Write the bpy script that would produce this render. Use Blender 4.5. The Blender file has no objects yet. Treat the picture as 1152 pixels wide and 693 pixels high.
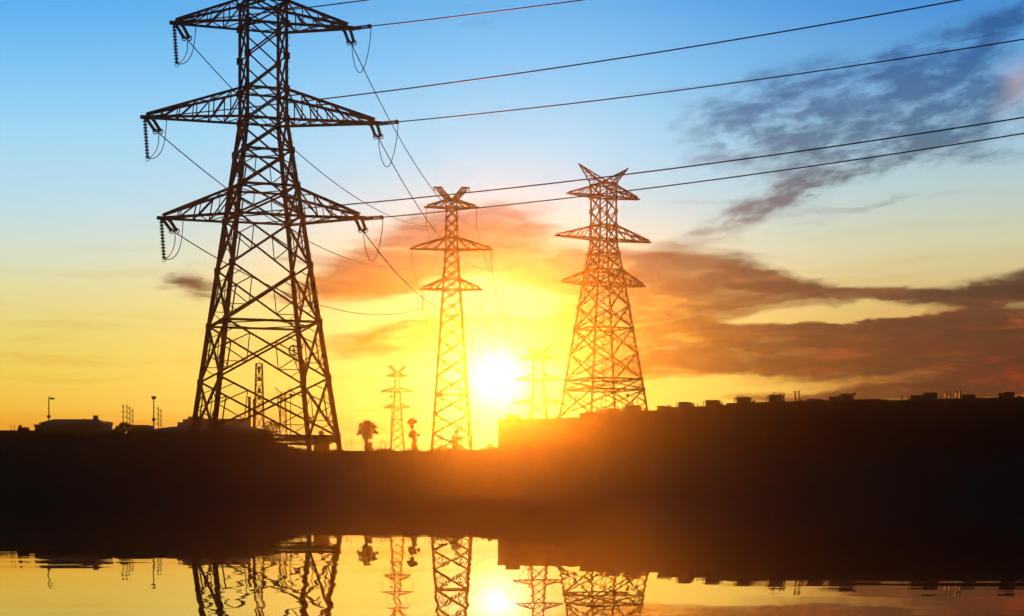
import bpy, math, random
from mathutils import Vector, Matrix

random.seed(7)
C = bpy.context.scene
COL = C.collection
F = 2000.0            # focal length in photo pixels (1152 wide)
HY = 552.0            # eye level in the photo
CAMZ = 0.3

def X(px, Y): return (px - 576.0) / F * Y
def Z(py, Y): return (HY - py) / F * Y + CAMZ
def P(px, py, Y): return Vector((X(px, Y), Y, Z(py, Y)))

# ------------------------------------------------------------------ camera
cam_d = bpy.data.cameras.new('camera')
cam_d.sensor_width = 36.0
cam_d.lens = 36.0 * F / 1152.0
cam_d.shift_y = (HY - 346.5) / 1152.0
cam_d.clip_end = 6000.0
cam_d.clip_start = 0.05
cam = bpy.data.objects.new('camera', cam_d)
COL.objects.link(cam)
cam.location = (0, 0, CAMZ)
cam.rotation_euler = (math.radians(90), 0, 0)
C.camera = cam

# ------------------------------------------------------------------ render / view
C.view_settings.view_transform = 'Standard'
C.view_settings.look = 'None'
C.view_settings.gamma = 1.0
C.view_settings.exposure = 0.0
C.view_settings.use_curve_mapping = False
C.render.engine = 'CYCLES'
C.cycles.use_denoising = True
C.cycles.denoising_input_passes = 'RGB'
C.cycles.max_bounces = 6
C.cycles.diffuse_bounces = 2
C.cycles.glossy_bounces = 3
C.cycles.volume_bounces = 0
C.cycles.transparent_max_bounces = 8
C.cycles.use_adaptive_sampling = False

# ------------------------------------------------------------------ sun
SUN_AZ = math.atan((559 - 576) / F)
SUN_EL = math.atan((HY - 425) / F)
SUN_DIR = Vector((math.sin(SUN_AZ) * math.cos(SUN_EL), math.cos(SUN_AZ) * math.cos(SUN_EL), math.sin(SUN_EL)))
sun_d = bpy.data.lights.new('sun', 'SUN')
sun_d.energy = 3.2
sun_d.color = (1.0, 0.225, 0.012)
sun_d.angle = math.radians(0.53)
sun = bpy.data.objects.new('sun', sun_d)
COL.objects.link(sun)
sun.rotation_euler = (-SUN_DIR).to_track_quat('-Z', 'Y').to_euler()
sun.location = SUN_DIR * 900

# ------------------------------------------------------------------ world: sky with evening clouds
def s2l(c):
    out = []
    for v in c:
        v = v / 255.0
        out.append(v / 12.92 if v <= 0.04045 else ((v + 0.055) / 1.055) ** 2.4)
    return tuple(out) + (1.0,)

W = bpy.data.worlds.new('World')
C.world = W
W.use_nodes = True
nt = W.node_tree
nt.nodes.clear()

class N:
    def __init__(s, tree): s.t = tree
    def new(s, kind, **kw):
        n = s.t.nodes.new(kind)
        for k, v in kw.items(): setattr(n, k, v)
        return n
    def put(s, sock, v):
        if isinstance(v, bpy.types.NodeSocket): s.t.links.new(v, sock)
        else: sock.default_value = v
    def m(s, op, a, b=0.0, c=0.0, clamp=False):
        n = s.new('ShaderNodeMath', operation=op)
        n.use_clamp = clamp
        s.put(n.inputs[0], a); s.put(n.inputs[1], b)
        if len(n.inputs) > 2: s.put(n.inputs[2], c)
        return n.outputs[0]
    def xyz(s, x, y, z=0.0):
        n = s.new('ShaderNodeCombineXYZ')
        s.put(n.inputs[0], x); s.put(n.inputs[1], y); s.put(n.inputs[2], z)
        return n.outputs[0]
    def sep(s, v):
        n = s.new('ShaderNodeSeparateXYZ'); s.put(n.inputs[0], v)
        return n.outputs
    def noise(s, v, scale, detail=4, rough=0.5, dist=0.0):
        n = s.new('ShaderNodeTexNoise')
        s.put(n.inputs['Vector'], v)
        n.inputs['Scale'].default_value = scale; n.inputs['Detail'].default_value = detail
        n.inputs['Roughness'].default_value = rough; n.inputs['Distortion'].default_value = dist
        return n.outputs
    def ramp(s, f, stops, interp='LINEAR'):
        n = s.new('ShaderNodeValToRGB'); s.put(n.inputs[0], f)
        e = n.color_ramp.elements; n.color_ramp.interpolation = interp
        while len(e) < len(stops): e.new(0.5)
        for i, (p, c) in enumerate(stops):
            e[i].position = p; e[i].color = c
        return n.outputs[0]
    def sstep(s, v, lo, hi, a=0.0, b=1.0):
        n = s.new('ShaderNodeMapRange'); n.interpolation_type = 'SMOOTHSTEP'
        s.put(n.inputs[0], v); n.inputs[1].default_value = lo; n.inputs[2].default_value = hi
        n.inputs[3].default_value = a; n.inputs[4].default_value = b
        return n.outputs[0]
    def mix(s, f, a, b, mode='MIX'):
        n = s.new('ShaderNodeMix', data_type='RGBA', blend_type=mode)
        s.put(n.inputs['Factor'], f); s.put(n.inputs['A'], a); s.put(n.inputs['B'], b)
        n.clamp_factor = True
        return n.outputs['Result']

g = N(nt)
tc = g.new('ShaderNodeTexCoord')
D = tc.outputs['Generated']
dx, dy, dz = g.sep(D)
az = g.m('ARCTAN2', dx, dy)
el = g.m('ARCSINE', dz)
U = g.m('MULTIPLY_ADD', az, 2000.0, 576.0)        # angle on the sky, 2000 units per radian
V = g.m('MULTIPLY_ADD', el, -2000.0, 552.0)
def uv(px, py):
    a = math.atan((px - 576) / F)
    e = math.atan((HY - py) / F * math.cos(a))
    return 576 + 2000 * a, 552 - 2000 * e

VN = g.m('DIVIDE', V, 560.0)
def stops(lst): return [((552 - 2000 * math.atan((HY - y) / F)) / 560.0, s2l(c)) for y, c in lst]
left = g.ramp(VN, stops([(4, (78, 174, 244)), (80, (116, 198, 252)), (160, (160, 220, 252)), (240, (190, 226, 240)), (290, (212, 228, 208)),
                         (340, (228, 222, 150)), (390, (234, 214, 100)), (430, (240, 206, 78)), (466, (242, 184, 46)), (500, (232, 138, 16))]))
right = g.ramp(VN, stops([(4, (52, 142, 222)), (80, (92, 168, 228)), (160, (158, 202, 226)), (220, (186, 212, 212)), (280, (212, 212, 172)),
                          (340, (214, 186, 112)), (390, (212, 140, 45)), (425, (214, 100, 10)), (450, (190, 68, 4)), (500, (150, 50, 0))]))
base = g.mix(g.sstep(U, 600, 1080), left, right)
# distance to the sun on the sky
su, sv = uv(559, 425)
ddu = g.m('SUBTRACT', U, su); ddv = g.m('SUBTRACT', V, sv)
r2 = g.m('ADD', g.m('MULTIPLY', ddu, ddu), g.m('MULTIPLY', ddv, ddv))
def gauss(sig): return g.m('EXPONENT', g.m('MULTIPLY', r2, -1.0 / (sig * sig)))
# broad pale brightening of the air around the sun
base = g.mix(g.m('MULTIPLY', gauss(330), 0.55), base, g.mix(g.sstep(V, 180, 330), (0.34, 0.82, 1.0, 1), (0.9, 0.80, 0.30, 1)))
# lower air around the sun: strong yellow
base = g.mix(g.m('MULTIPLY', gauss(130), 0.7), base, (1.0, 0.82, 0.16, 1))

eu = g.m('MULTIPLY', g.m('SUBTRACT', U, 600.0), 1 / 300.0); ev = g.m('MULTIPLY', g.m('SUBTRACT', V, 455.0), 1 / 75.0)
base = g.mix(g.m('MULTIPLY', g.m('EXPONENT', g.m('MULTIPLY', g.m('ADD', g.m('MULTIPLY', eu, eu), g.m('MULTIPLY', ev, ev)), -1.0)), 0.85), base, (1.0, 0.74, 0.07, 1))

# clouds
wv = g.xyz(g.m('DIVIDE', U, 130.0), g.m('DIVIDE', V, 46.0))
w1 = g.sep(g.noise(wv, 1.0, 3, 0.55)['Color'])
w2 = g.sep(g.noise(g.xyz(g.m('DIVIDE', U, 30.0), g.m('DIVIDE', V, 12.0)), 1.0, 3, 0.6)['Color'])
Uw = g.m('ADD', U, g.m('ADD', g.m('MULTIPLY', g.m('SUBTRACT', w1[0], 0.5), 110.0), g.m('MULTIPLY', g.m('SUBTRACT', w2[0], 0.5), 36.0)))
Vw = g.m('ADD', V, g.m('ADD', g.m('MULTIPLY', g.m('SUBTRACT', w1[1], 0.5), 26.0), g.m('MULTIPLY', g.m('SUBTRACT', w2[1], 0.5), 12.0)))

Uw0, Vw0 = Uw, Vw
def blobs(lst, u, v):
    tot = None
    for px, py, rx, ry, rot, k in lst:
        cu, cv = uv(px, py)
        c, s_ = math.cos(math.radians(rot)), math.sin(math.radians(rot))
        a = g.m('SUBTRACT', u, cu); b = g.m('SUBTRACT', v, cv)
        p = g.m('MULTIPLY', g.m('ADD', g.m('MULTIPLY', a, c), g.m('MULTIPLY', b, -s_)), 1.0 / rx)
        q = g.m('MULTIPLY', g.m('ADD', g.m('MULTIPLY', a, s_), g.m('MULTIPLY', b, c)), 1.0 / ry)
        d = g.m('ADD', g.m('MULTIPLY', p, p), g.m('MULTIPLY', q, q))
        e = g.m('MULTIPLY', g.m('EXPONENT', g.m('MULTIPLY', d, -0.8)), k)
        tot = e if tot is None else g.m('ADD', tot, e)
    return tot

# rot > 0 tilts the right end of a bank upward
bank = blobs([
    (800, 316, 125, 23, -4, 1.2), (1120, 333, 85, 17, 10, 1.2), (960, 332, 110, 6, -2, 0.7),
    (740, 348, 95, 36, 0, 0.95), (870, 388, 200, 24, 1, 1.15), (1060, 394, 160, 26, 0, 1.35), (1140, 398, 80, 30, 0, 0.8),
    (790, 400, 110, 22, 0, 0.6),
    (500, 270, 100, 29, 10, 1.15), (415, 322, 60, 17, 5, 1.0), (600, 305, 70, 14, -8, 0.65), (665, 300, 50, 22, 0, 0.5), (560, 258, 45, 16, 0, 0.5),
    (480, 377, 88, 14, 6, 1.7), (610, 382, 95, 13, -4, 1.0), (690, 345, 60, 30, 0, 0.6),
    (207, 320, 32, 15, 0, 0.75),
    (1100, 438, 150, 9, 3, 1.0), (1000, 446, 130, 5, 0, 0.5), (1140, 420, 30, 14, 0, 0.5),
    (770, 276, 60, 8, 10, 0.3), (1020, 228, 90, 6, 5, 0.35), (960, 240, 40, 5, 0, 0.25), (975, 354, 105, 7, 3, -1.2), (860, 358, 80, 5, 0, -0.5), (960, 300, 110, 12, 0, -0.7), (560, 336, 60, 14, 0, -0.4), (760, 300, 40, 6, 0, 0.3),
], Uw, Vw)
nb = g.noise(g.xyz(g.m('DIVIDE', Uw, 150.0), g.m('DIVIDE', Vw, 22.0), 3.7), 1.0, 6, 0.58)[0]
nb2 = g.noise(g.xyz(g.m('DIVIDE', Uw, 240.0), g.m('DIVIDE', Vw, 30.0), 7.7), 1.0, 7, 0.6)[0]
bank_s = g.m('ADD', g.m('MINIMUM', bank, 1.0), g.m('MULTIPLY', g.m('SUBTRACT', nb, 0.5), 1.5))
bank_d = g.sstep(bank_s, 0.14, 0.80)
Uw = g.m('ADD', U, g.m('MULTIPLY', g.m('SUBTRACT', w1[0], 0.5), 70.0)); Vw = g.m('ADD', V, g.m('MULTIPLY', g.m('SUBTRACT', w1[1], 0.5), 22.0))
# wind-torn high cloud in the upper right
ang = math.radians(28)
Ur = g.m('ADD', g.m('MULTIPLY', Uw, math.cos(ang)), g.m('MULTIPLY', Vw, -math.sin(ang)))
Vr = g.m('ADD', g.m('MULTIPLY', Uw, math.sin(ang)), g.m('MULTIPLY', Vw, math.cos(ang)))
Ud = g.m('ADD', U, g.m('MULTIPLY', g.m('SUBTRACT', w2[0], 0.5), 22.0)); Vd = g.m('ADD', V, g.m('MULTIPLY', g.m('SUBTRACT', w2[1], 0.5), 9.0))
an2 = math.radians(12)
Ur0 = g.m('ADD', g.m('MULTIPLY', Ud, math.cos(an2)), g.m('MULTIPLY', Vd, -math.sin(an2)))
Vr0 = g.m('ADD', g.m('MULTIPLY', Ud, math.sin(an2)), g.m('MULTIPLY', Vd, math.cos(an2)))
torn = blobs([
    (1130, 22, 70, 24, 25, 0.6), (1050, 62, 90, 20, 20, 0.42), (1010, 112, 110, 26, 14, 0.72), (985, 150, 110, 24, 14, 0.78), (880, 118, 110, 38, 10, 0.5), (820, 150, 80, 30, 10, 0.36), (940, 80, 80, 24, 10, 0.35), (1100, 150, 80, 26, 5, 0.4),
    (935, 198, 95, 16, 20, 1.1), (865, 230, 70, 11, 20, 0.4), (1075, 180, 80, 8, 4, 0.55), (1110, 120, 60, 24, 20, 0.42), (800, 258, 50, 9, 12, 0.2),
], Uw, Vw)
nt1 = g.noise(g.xyz(g.m('DIVIDE', Ur0, 50.0), g.m('DIVIDE', Vr0, 20.0), 9.1), 1.0, 10, 0.66, 0.0)[0]
nt2 = g.noise(g.xyz(g.m('DIVIDE', Ur, 150.0), g.m('DIVIDE', Vr, 60.0), 2.2), 1.0, 4, 0.6)[0]
torn_n = g.m('ADD', g.m('MULTIPLY', g.m('SUBTRACT', nt1, 0.5), 3.0), g.m('MULTIPLY', g.m('SUBTRACT', nt2, 0.5), 1.2))
torn_d = g.sstep(g.m('ADD', g.m('MINIMUM', torn, 0.85), g.m('MULTIPLY', torn_n, g.m('ADD', g.m('MULTIPLY', torn, 0.9), 0.25, clamp=True))), 0.10, 1.15)
# faint streaks everywhere, stronger low down
ns = g.noise(g.xyz(g.m('DIVIDE', Uw, 210.0), g.m('DIVIDE', Vw, 16.0), 5.0), 1.0, 6, 0.6)[0]
streak = g.m('MULTIPLY', g.sstep(ns, 0.5, 0.72), g.sstep(V, 150, 520, 0.04, 0.55))
low = blobs([(150, 478, 260, 5, 0, 0.5), (60, 466, 120, 3, 0, 0.3), (470, 484, 150, 6, 0, 0.65), (480, 462, 120, 2.5, 0, 0.5), (330, 470, 70, 3, 0, 0.4), (480, 499, 130, 4, 0, 0.5)], U, g.m('ADD', V, g.m('MULTIPLY', g.m('SUBTRACT', w2[1], 0.5), 10.0)))
low_d = g.m('MULTIPLY', low, 0.9, clamp=True)

near_sun = gauss(190)
hi = g.sstep(V, 170, 300)
c_far = g.mix(hi, (0.33, 0.40, 0.50, 1), g.mix(g.sstep(V, 270, 440), (0.065, 0.042, 0.055, 1), (0.065, 0.014, 0.008, 1)))
c_near = g.mix(g.sstep(V, 250, 400), (0.14, 0.14, 0.20, 1), (0.3, 0.28, 0.07, 1))
ctint = g.mix(near_sun, c_far, c_near)
ctint = g.mix(1.0, ctint, g.ramp(nb2, [(0.36, (0.8, 0.8, 0.8, 1)), (0.66, (2.6, 2.4, 2.0, 1))]), 'MULTIPLY')
nb3 = g.noise(g.xyz(g.m('DIVIDE', Uw0, 80.0), g.m('DIVIDE', Vw0, 15.0), 12.3), 1.0, 8, 0.68)[0]
ctint = g.mix(1.0, ctint, g.ramp(nb3, [(0.36, (0.5, 0.52, 0.55, 1)), (0.53, (1.0, 1.0, 1.0, 1)), (0.70, (3.4, 3.1, 1.9, 1))]), 'MULTIPLY')
lowtint = (0.90, 0.55, 0.22, 1)
sky = g.mix(g.m('MULTIPLY', bank_d, 1.0), base, g.mix(1.0, base, ctint, 'MULTIPLY'))
sky = g.mix(g.m('MULTIPLY', torn_d, 0.9), sky, g.mix(1.0, base, g.mix(g.sstep(V, 130, 230), (0.11, 0.27, 0.40, 1), (0.17, 0.15, 0.19, 1)), 'MULTIPLY'))
sky = g.mix(streak, sky, g.mix(1.0, sky, g.mix(hi, (0.8, 0.85, 0.9, 1), (0.9, 0.66, 0.42, 1)), 'MULTIPLY'))
sky = g.mix(low_d, sky, g.mix(1.0, sky, lowtint, 'MULTIPLY'))
# cream rims where thin cloud is lit from below, near the sun
nr = g.noise(g.xyz(g.m('DIVIDE', Uw, 60.0), g.m('DIVIDE', Vw, 18.0), 1.3), 1.0, 6, 0.6)[0]
rim = g.m('MULTIPLY', g.m('MULTIPLY', g.sstep(nr, 0.5, 0.75), gauss(280)), g.sstep(V, 230, 330, 0.0, 0.5))
sky = g.mix(rim, sky, (1.0, 0.72, 0.25, 1))
pinku = blobs([(1146, 98, 16, 22, 0, 0.6)], Uw, Vw)
sky = g.mix(g.m('MULTIPLY', pinku, 0.8), sky, (0.62, 0.46, 0.47, 1))
# the sun itself and its aureole
glow = g.m('ADD', g.m('MULTIPLY', gauss(27), 2.0), g.m('MULTIPLY', gauss(75), 0.4))
gl = g.new('ShaderNodeVectorMath', operation='SCALE')
gl.inputs[0].default_value = (1.0, 0.93, 0.62); g.put(gl.inputs['Scale'], glow)
sky = g.mix(1.0, sky, gl.outputs[0], 'ADD')
# the sky away from the sun is far darker at this hour
vd = g.new('ShaderNodeVectorMath', operation='DOT_PRODUCT')
g.put(vd.inputs[0], D); vd.inputs[1].default_value = SUN_DIR
dim = g.sstep(vd.outputs['Value'], 0.42, 0.93, 0.004, 1.0)
bg = g.new('ShaderNodeBackground'); g.put(bg.inputs[0], sky); g.put(bg.inputs[1], dim)
ni = g.new('ShaderNodeTexSky', sky_type='NISHITA')
ni.sun_disc = False; ni.sun_elevation = SUN_EL; ni.sun_rotation = SUN_AZ
ni.air_density = 1.0; ni.dust_density = 0.6; ni.ozone_density = 2.0
bg2 = g.new('ShaderNodeBackground'); g.put(bg2.inputs[0], ni.outputs[0]); g.put(bg2.inputs[1], g.m('MULTIPLY', dim, 0.05))
SKYMIX = 0.08
mx = g.new('ShaderNodeMixShader'); mx.inputs[0].default_value = SKYMIX
nt.links.new(bg.outputs[0], mx.inputs[1]); nt.links.new(bg2.outputs[0], mx.inputs[2])
wo = g.new('ShaderNodeOutputWorld'); nt.links.new(mx.outputs[0], wo.inputs['Surface'])
W.cycles.sampling_method = 'MANUAL'
W.cycles.sample_map_resolution = 1024

# ------------------------------------------------------------------ materials
MATS = {}
def mat(name, color, rough=0.7, metal=0.0, scale=3.0, var=0.35, bump=0.0, ior=1.45, spec=0.5):
    m = bpy.data.materials.new(name); m.use_nodes = True
    k = N(m.node_tree); b = m.node_tree.nodes['Principled BSDF']
    co = k.new('ShaderNodeTexCoord').outputs['Object']
    n = k.noise(co, scale, 5, 0.6)
    d = tuple(v * (1 - var) for v in color) + (1,)
    l = tuple(min(1, v * (1 + var)) for v in color) + (1,)
    k.put(b.inputs['Base Color'], k.ramp(n[0], [(0.3, d), (0.7, l)]))
    b.inputs['Roughness'].default_value = rough; b.inputs['Metallic'].default_value = metal
    b.inputs['IOR'].default_value = ior
    b.inputs['Specular IOR Level'].default_value = spec
    if bump:
        bp = k.new('ShaderNodeBump'); k.put(bp.inputs['Height'], k.noise(co, scale * 6, 4, 0.6)[0])
        bp.inputs['Strength'].default_value = bump; bp.inputs['Distance'].default_value = 0.05
        m.node_tree.links.new(bp.outputs[0], b.inputs['Normal'])
    MATS[name] = m
    return m
mat('weathered_steel', (0.085, 0.08, 0.075), 0.85, 0.0, 0.8, 0.3, 0, 1.45, 0.12)
mat('porcelain', (0.05, 0.03, 0.025), 0.75, 0, 4, 0.2, 0, 1.45, 0.1)
mat('aluminium_wire', (0.12, 0.12, 0.12), 0.5, 0.4, 6, 0.2)
mat('concrete', (0.28, 0.27, 0.25), 0.9, 0, 1.5, 0.2, 0.3)
mat('plaster', (0.22, 0.19, 0.16), 0.95, 0, 0.4, 0.25, 0.2, 1.45, 0.1)
mat('pale_plaster', (0.42, 0.38, 0.32), 0.9, 0, 0.4, 0.12, 0.2)
mat('brick', (0.20, 0.10, 0.07), 0.95, 0, 1.2, 0.25, 0.3, 1.45, 0.1)
mat('roof_tile', (0.16, 0.07, 0.05), 0.9, 0, 1.5, 0.3, 0.3, 1.45, 0.05)
mat('roof_felt', (0.08, 0.08, 0.08), 0.95, 0, 1.0, 0.2, 0.2, 1.45, 0.05)
mat('painted_metal', (0.25, 0.25, 0.25), 0.5, 0.2, 2, 0.2)
mat('window_glass', (0.06, 0.06, 0.06), 0.3, 0, 1, 0.2)
mat('window_frame', (0.20, 0.18, 0.16), 0.6, 0, 3, 0.1)
mat('bark', (0.09, 0.06, 0.04), 0.95, 0, 6, 0.3, 0.4)
mat('leaves', (0.05, 0.075, 0.03), 0.8, 0, 2.0, 0.4)
mat('grass', (0.055, 0.065, 0.03), 0.9, 0, 0.6, 0.4, 0, 1.45, 0.05)
mat('soil', (0.05, 0.045, 0.03), 0.98, 0, 0.12, 0.4, 0.4, 1.45, 0.0)

def water_mat():
    m = bpy.data.materials.new('lake_water'); m.use_nodes = True
    k = N(m.node_tree); b = m.node_tree.nodes['Principled BSDF']
    b.inputs['Base Color'].default_value = (0.012, 0.014, 0.014, 1)
    b.inputs['Roughness'].default_value = 0.0
    b.inputs['IOR'].default_value = 1.45
    co = k.new('ShaderNodeTexCoord').outputs['Object']
    x, y, z = k.sep(co)
    # ripples: waves get longer with distance only because wind lanes are wider offshore
    n1 = k.sep(k.noise(k.xyz(k.m('MULTIPLY', x, 0.9), k.m('MULTIPLY', y, 4.2)), 1.0, 3, 0.6)['Color'])
    n2 = k.sep(k.noise(k.xyz(k.m('MULTIPLY', x, 0.25), k.m('MULTIPLY', y, 1.1), 5.0), 1.0, 3, 0.6)['Color'])
    sx = k.m('ADD', k.m('MULTIPLY', k.m('SUBTRACT', n1[0], 0.5), 0.042), k.m('MULTIPLY', k.m('SUBTRACT', n2[0], 0.5), 0.012))
    sy = k.m('ADD', k.m('MULTIPLY', k.m('SUBTRACT', n1[1], 0.5), 0.0008), k.m('MULTIPLY', k.m('SUBTRACT', n2[1], 0.5), 0.0002))
    v = k.new('ShaderNodeVectorMath', operation='NORMALIZE')
    k.put(v.inputs[0], k.xyz(sx, sy, 1.0))
    m.node_tree.links.new(v.outputs[0], b.inputs['Normal'])
    MATS['water'] = m
water_mat()

# ------------------------------------------------------------------ helpers
class MB:
    def __init__(s): s.v = []; s.f = []
    def add(s, vs, fs):
        o = len(s.v); s.v += [tuple(p) for p in vs]; s.f += [tuple(i + o for i in f) for f in fs]; return s
    def box(s, x0, x1, y0, y1, z0, z1):
        return s.add([(x0, y0, z0), (x1, y0, z0), (x1, y1, z0), (x0, y1, z0), (x0, y0, z1), (x1, y0, z1), (x1, y1, z1), (x0, y1, z1)],
                     [(0, 3, 2, 1), (4, 5, 6, 7), (0, 1, 5, 4), (1, 2, 6, 5), (2, 3, 7, 6), (3, 0, 4, 7)])
    def frame(s, a, b):
        d = (b - a).normalized()
        u = d.cross(Vector((0, 0, 1)))
        if u.length < 0.05: u = d.cross(Vector((0, 1, 0)))
        u.normalize(); return u, d.cross(u).normalized()
    def bar(s, a, b, w, h=None):
        a = Vector(a); b = Vector(b)
        if (b - a).length < 1e-5: return s
        h = h or w; u, v = s.frame(a, b); u = u * w / 2; v = v * h / 2
        return s.add([a - u - v, a + u - v, a + u + v, a - u + v, b - u - v, b + u - v, b + u + v, b - u + v],
                     [(0, 3, 2, 1), (4, 5, 6, 7), (0, 1, 5, 4), (1, 2, 6, 5), (2, 3, 7, 6), (3, 0, 4, 7)])
    def angle(s, a, b, w):
        """rolled angle section: two flanges"""
        a = Vector(a); b = Vector(b)
        u, v = s.frame(a, b); t = w * 0.16
        pts = []
        for p in (a, b):
            for (i, j) in ((0, 0), (1, 0), (1, t / w), (t / w, t / w), (t / w, 1), (0, 1)):
                pts.append(p + u * (i - .5) * w + v * (j - .5) * w)
        return s.add(pts, [(0, 1, 7, 6), (1, 2, 8, 7), (2, 3, 9, 8), (3, 4, 10, 9), (4, 5, 11, 10), (5, 0, 6, 11), (5, 4, 3, 2, 1, 0), (6, 7, 8, 9, 10, 11)])
    def tube(s, pts, r, n=6, radii=None):
        pts = [Vector(p) for p in pts]; vs = []; L = len(pts)
        for i, p in enumerate(pts):
            a = pts[max(0, i - 1)]; b = pts[min(L - 1, i + 1)]
            u, v = s.frame(a, b); rr = radii[i] if radii else r
            for k in range(n):
                t = 2 * math.pi * k / n
                vs.append(p + u * math.cos(t) * rr + v * math.sin(t) * rr)
        fs = [(i * n + k, i * n + (k + 1) % n, (i + 1) * n + (k + 1) % n, (i + 1) * n + k) for i in range(L - 1) for k in range(n)]
        fs.append(tuple(range(n))[::-1]); fs.append(tuple((L - 1) * n + k for k in range(n)))
        return s.add(vs, fs)
    def ring(s, c, axis, R, r, n=14, m=5):
        axis = Vector(axis).normalized(); u = axis.orthogonal().normalized(); v = axis.cross(u)
        vs = []
        for i in range(n):
            t = 2 * math.pi * i / n; d = u * math.cos(t) + v * math.sin(t)
            for j in range(m):
                q = 2 * math.pi * j / m
                vs.append(Vector(c) + d * (R + r * math.cos(q)) + axis * r * math.sin(q))
        return s.add(vs, [(i * m + j, ((i + 1) % n) * m + j, ((i + 1) % n) * m + (j + 1) % m, i * m + (j + 1) % m) for i in range(n) for j in range(m)])
    def ball(s, c, r, n=10, m=6, sz=1.0):
        vs = [Vector(c) + Vector((0, 0, r * sz))]
        for i in range(1, m):
            t = math.pi * i / m
            for j in range(n):
                q = 2 * math.pi * j / n
                vs.append(Vector(c) + Vector((r * math.sin(t) * math.cos(q), r * math.sin(t) * math.sin(q), r * sz * math.cos(t))))
        vs.append(Vector(c) - Vector((0, 0, r * sz)))
        fs = [(0, 1 + j, 1 + (j + 1) % n) for j in range(n)]
        for i in range(m - 2):
            fs += [(1 + i * n + j, 1 + (i + 1) * n + j, 1 + (i + 1) * n + (j + 1) % n, 1 + i * n + (j + 1) % n) for j in range(n)]
        e = len(vs) - 1; o = 1 + (m - 2) * n
        fs += [(e, o + (j + 1) % n, o + j) for j in range(n)]
        return s.add(vs, fs)
    def mesh(s, name):
        me = bpy.data.meshes.new(name); me.from_pydata(s.v, [], s.f); me.validate(); me.update(); return me
    def build(s, name, m, parent=None, smooth=False):
        me = s.mesh(name); me.materials.append(MATS[m])
        if smooth:
            me.polygons.foreach_set('use_smooth', [True] * len(me.polygons))
        o = bpy.data.objects.new(name, me); COL.objects.link(o)
        if parent: o.parent = parent
        return o

def tag(o, label=None, cat=None, group=None, kind=None):
    if label: o['label'] = label
    if cat: o['category'] = cat
    if group: o['group'] = group
    if kind: o['kind'] = kind
    return o
def thing(name, label, cat, loc=(0, 0, 0), rz=0.0, group=None):
    o = bpy.data.objects.new(name, None); COL.objects.link(o)
    o.empty_display_size = 0.5
    o.location = loc; o.rotation_euler = (0, 0, rz)
    return tag(o, label, cat, group)

# ------------------------------------------------------------------ terrain and water
def sm(t): t = max(0.0, min(1.0, t)); return t * t * (3 - 2 * t)
def shore(x): return 128 + 4 * math.sin(x * 0.031) + 2.5 * math.sin(x * 0.083 + 1)
def ground(x, y):
    u = x / max(y, 60) * F + 576
    extra = 1.75 * (1 - sm((u - 250) / 110.0)) + 0.5 * sm((u - 540) / 60)
    crest = 4.28 + extra * (1 - 0.55 * sm((y - 190) / 160.0)) + 0.10 * math.sin(x * 0.21 + 2) + 0.05 * math.sin(x * 0.77) + 0.04 * math.sin(x * 1.9 + 1)
    s = shore(x)
    if y < s: return -1.4 * sm((s - y) / 14.0)
    if y < 182:
        return crest * (0.25 * (y - s) / (182 - s) + 0.75 * sm((y - s) / (182 - s)))
    return crest + 0.0222 * (y - 182)
def grid(name, xs, ys, fn, m):
    mb = MB(); vs = [(x, y, fn(x, y)) for y in ys for x in xs]; nx = len(xs)
    fs = [(j * nx + i, j * nx + i + 1, (j + 1) * nx + i + 1, (j + 1) * nx + i) for j in range(len(ys) - 1) for i in range(nx - 1)]
    mb.add(vs, fs); return mb.build(name, m, None, True)
def frange(a, b, s):
    out = []; v = a
    while v < b - 1e-6: out.append(v); v += s
    return out + [b]
xs = frange(-500, -130, 18) + frange(-129, 129, 1.2)[0:] + frange(132, 500, 18)
ys = frange(-60, 100, 20)[:-1] + frange(100, 250, 2.5)[:-1] + frange(250, 700, 10)
tag(grid('ground', xs, ys, ground, 'soil'), kind='structure')
tag(grid('lake_water', [-500, 500], [-60, 170], lambda x, y: 0.0, 'water'), kind='structure')

# ------------------------------------------------------------------ haze (box round everything)
def haze():
    mb = MB().box(-520, 520, -75, 715, -2.6, 86)
    m = bpy.data.materials.new('evening_haze'); m.use_nodes = True
    t = m.node_tree; t.nodes.clear()
    pv = t.nodes.new('ShaderNodeVolumePrincipled')
    pv.inputs['Color'].default_value = (0.95, 0.93, 0.9, 1)
    pv.inputs['Density'].default_value = 7.8e-5
    pv.inputs['Anisotropy'].default_value = 0.962
    o = t.nodes.new('ShaderNodeOutputMaterial'); t.links.new(pv.outputs[0], o.inputs['Volume'])
    m.cycles.homogeneous_volume = True
    MATS['haze'] = m
    tag(mb.build('haze', 'haze'), kind='stuff')
haze()

# ------------------------------------------------------------------ insulators
def string_mb(mb, a, b, r, n, rod=0.05, rings=True):
    a = Vector(a); b = Vector(b); d = b - a
    mb.bar(a, b, rod * 2)
    for i in range(n):
        c = a + d * ((i + 0.7) / (n + 0.4)); h = d.normalized() * (d.length / n * 0.55)
        mb.tube([c - h * .5, c, c + h * .5], r, 9, [r * .35, r, r * .8])
    return mb

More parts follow.
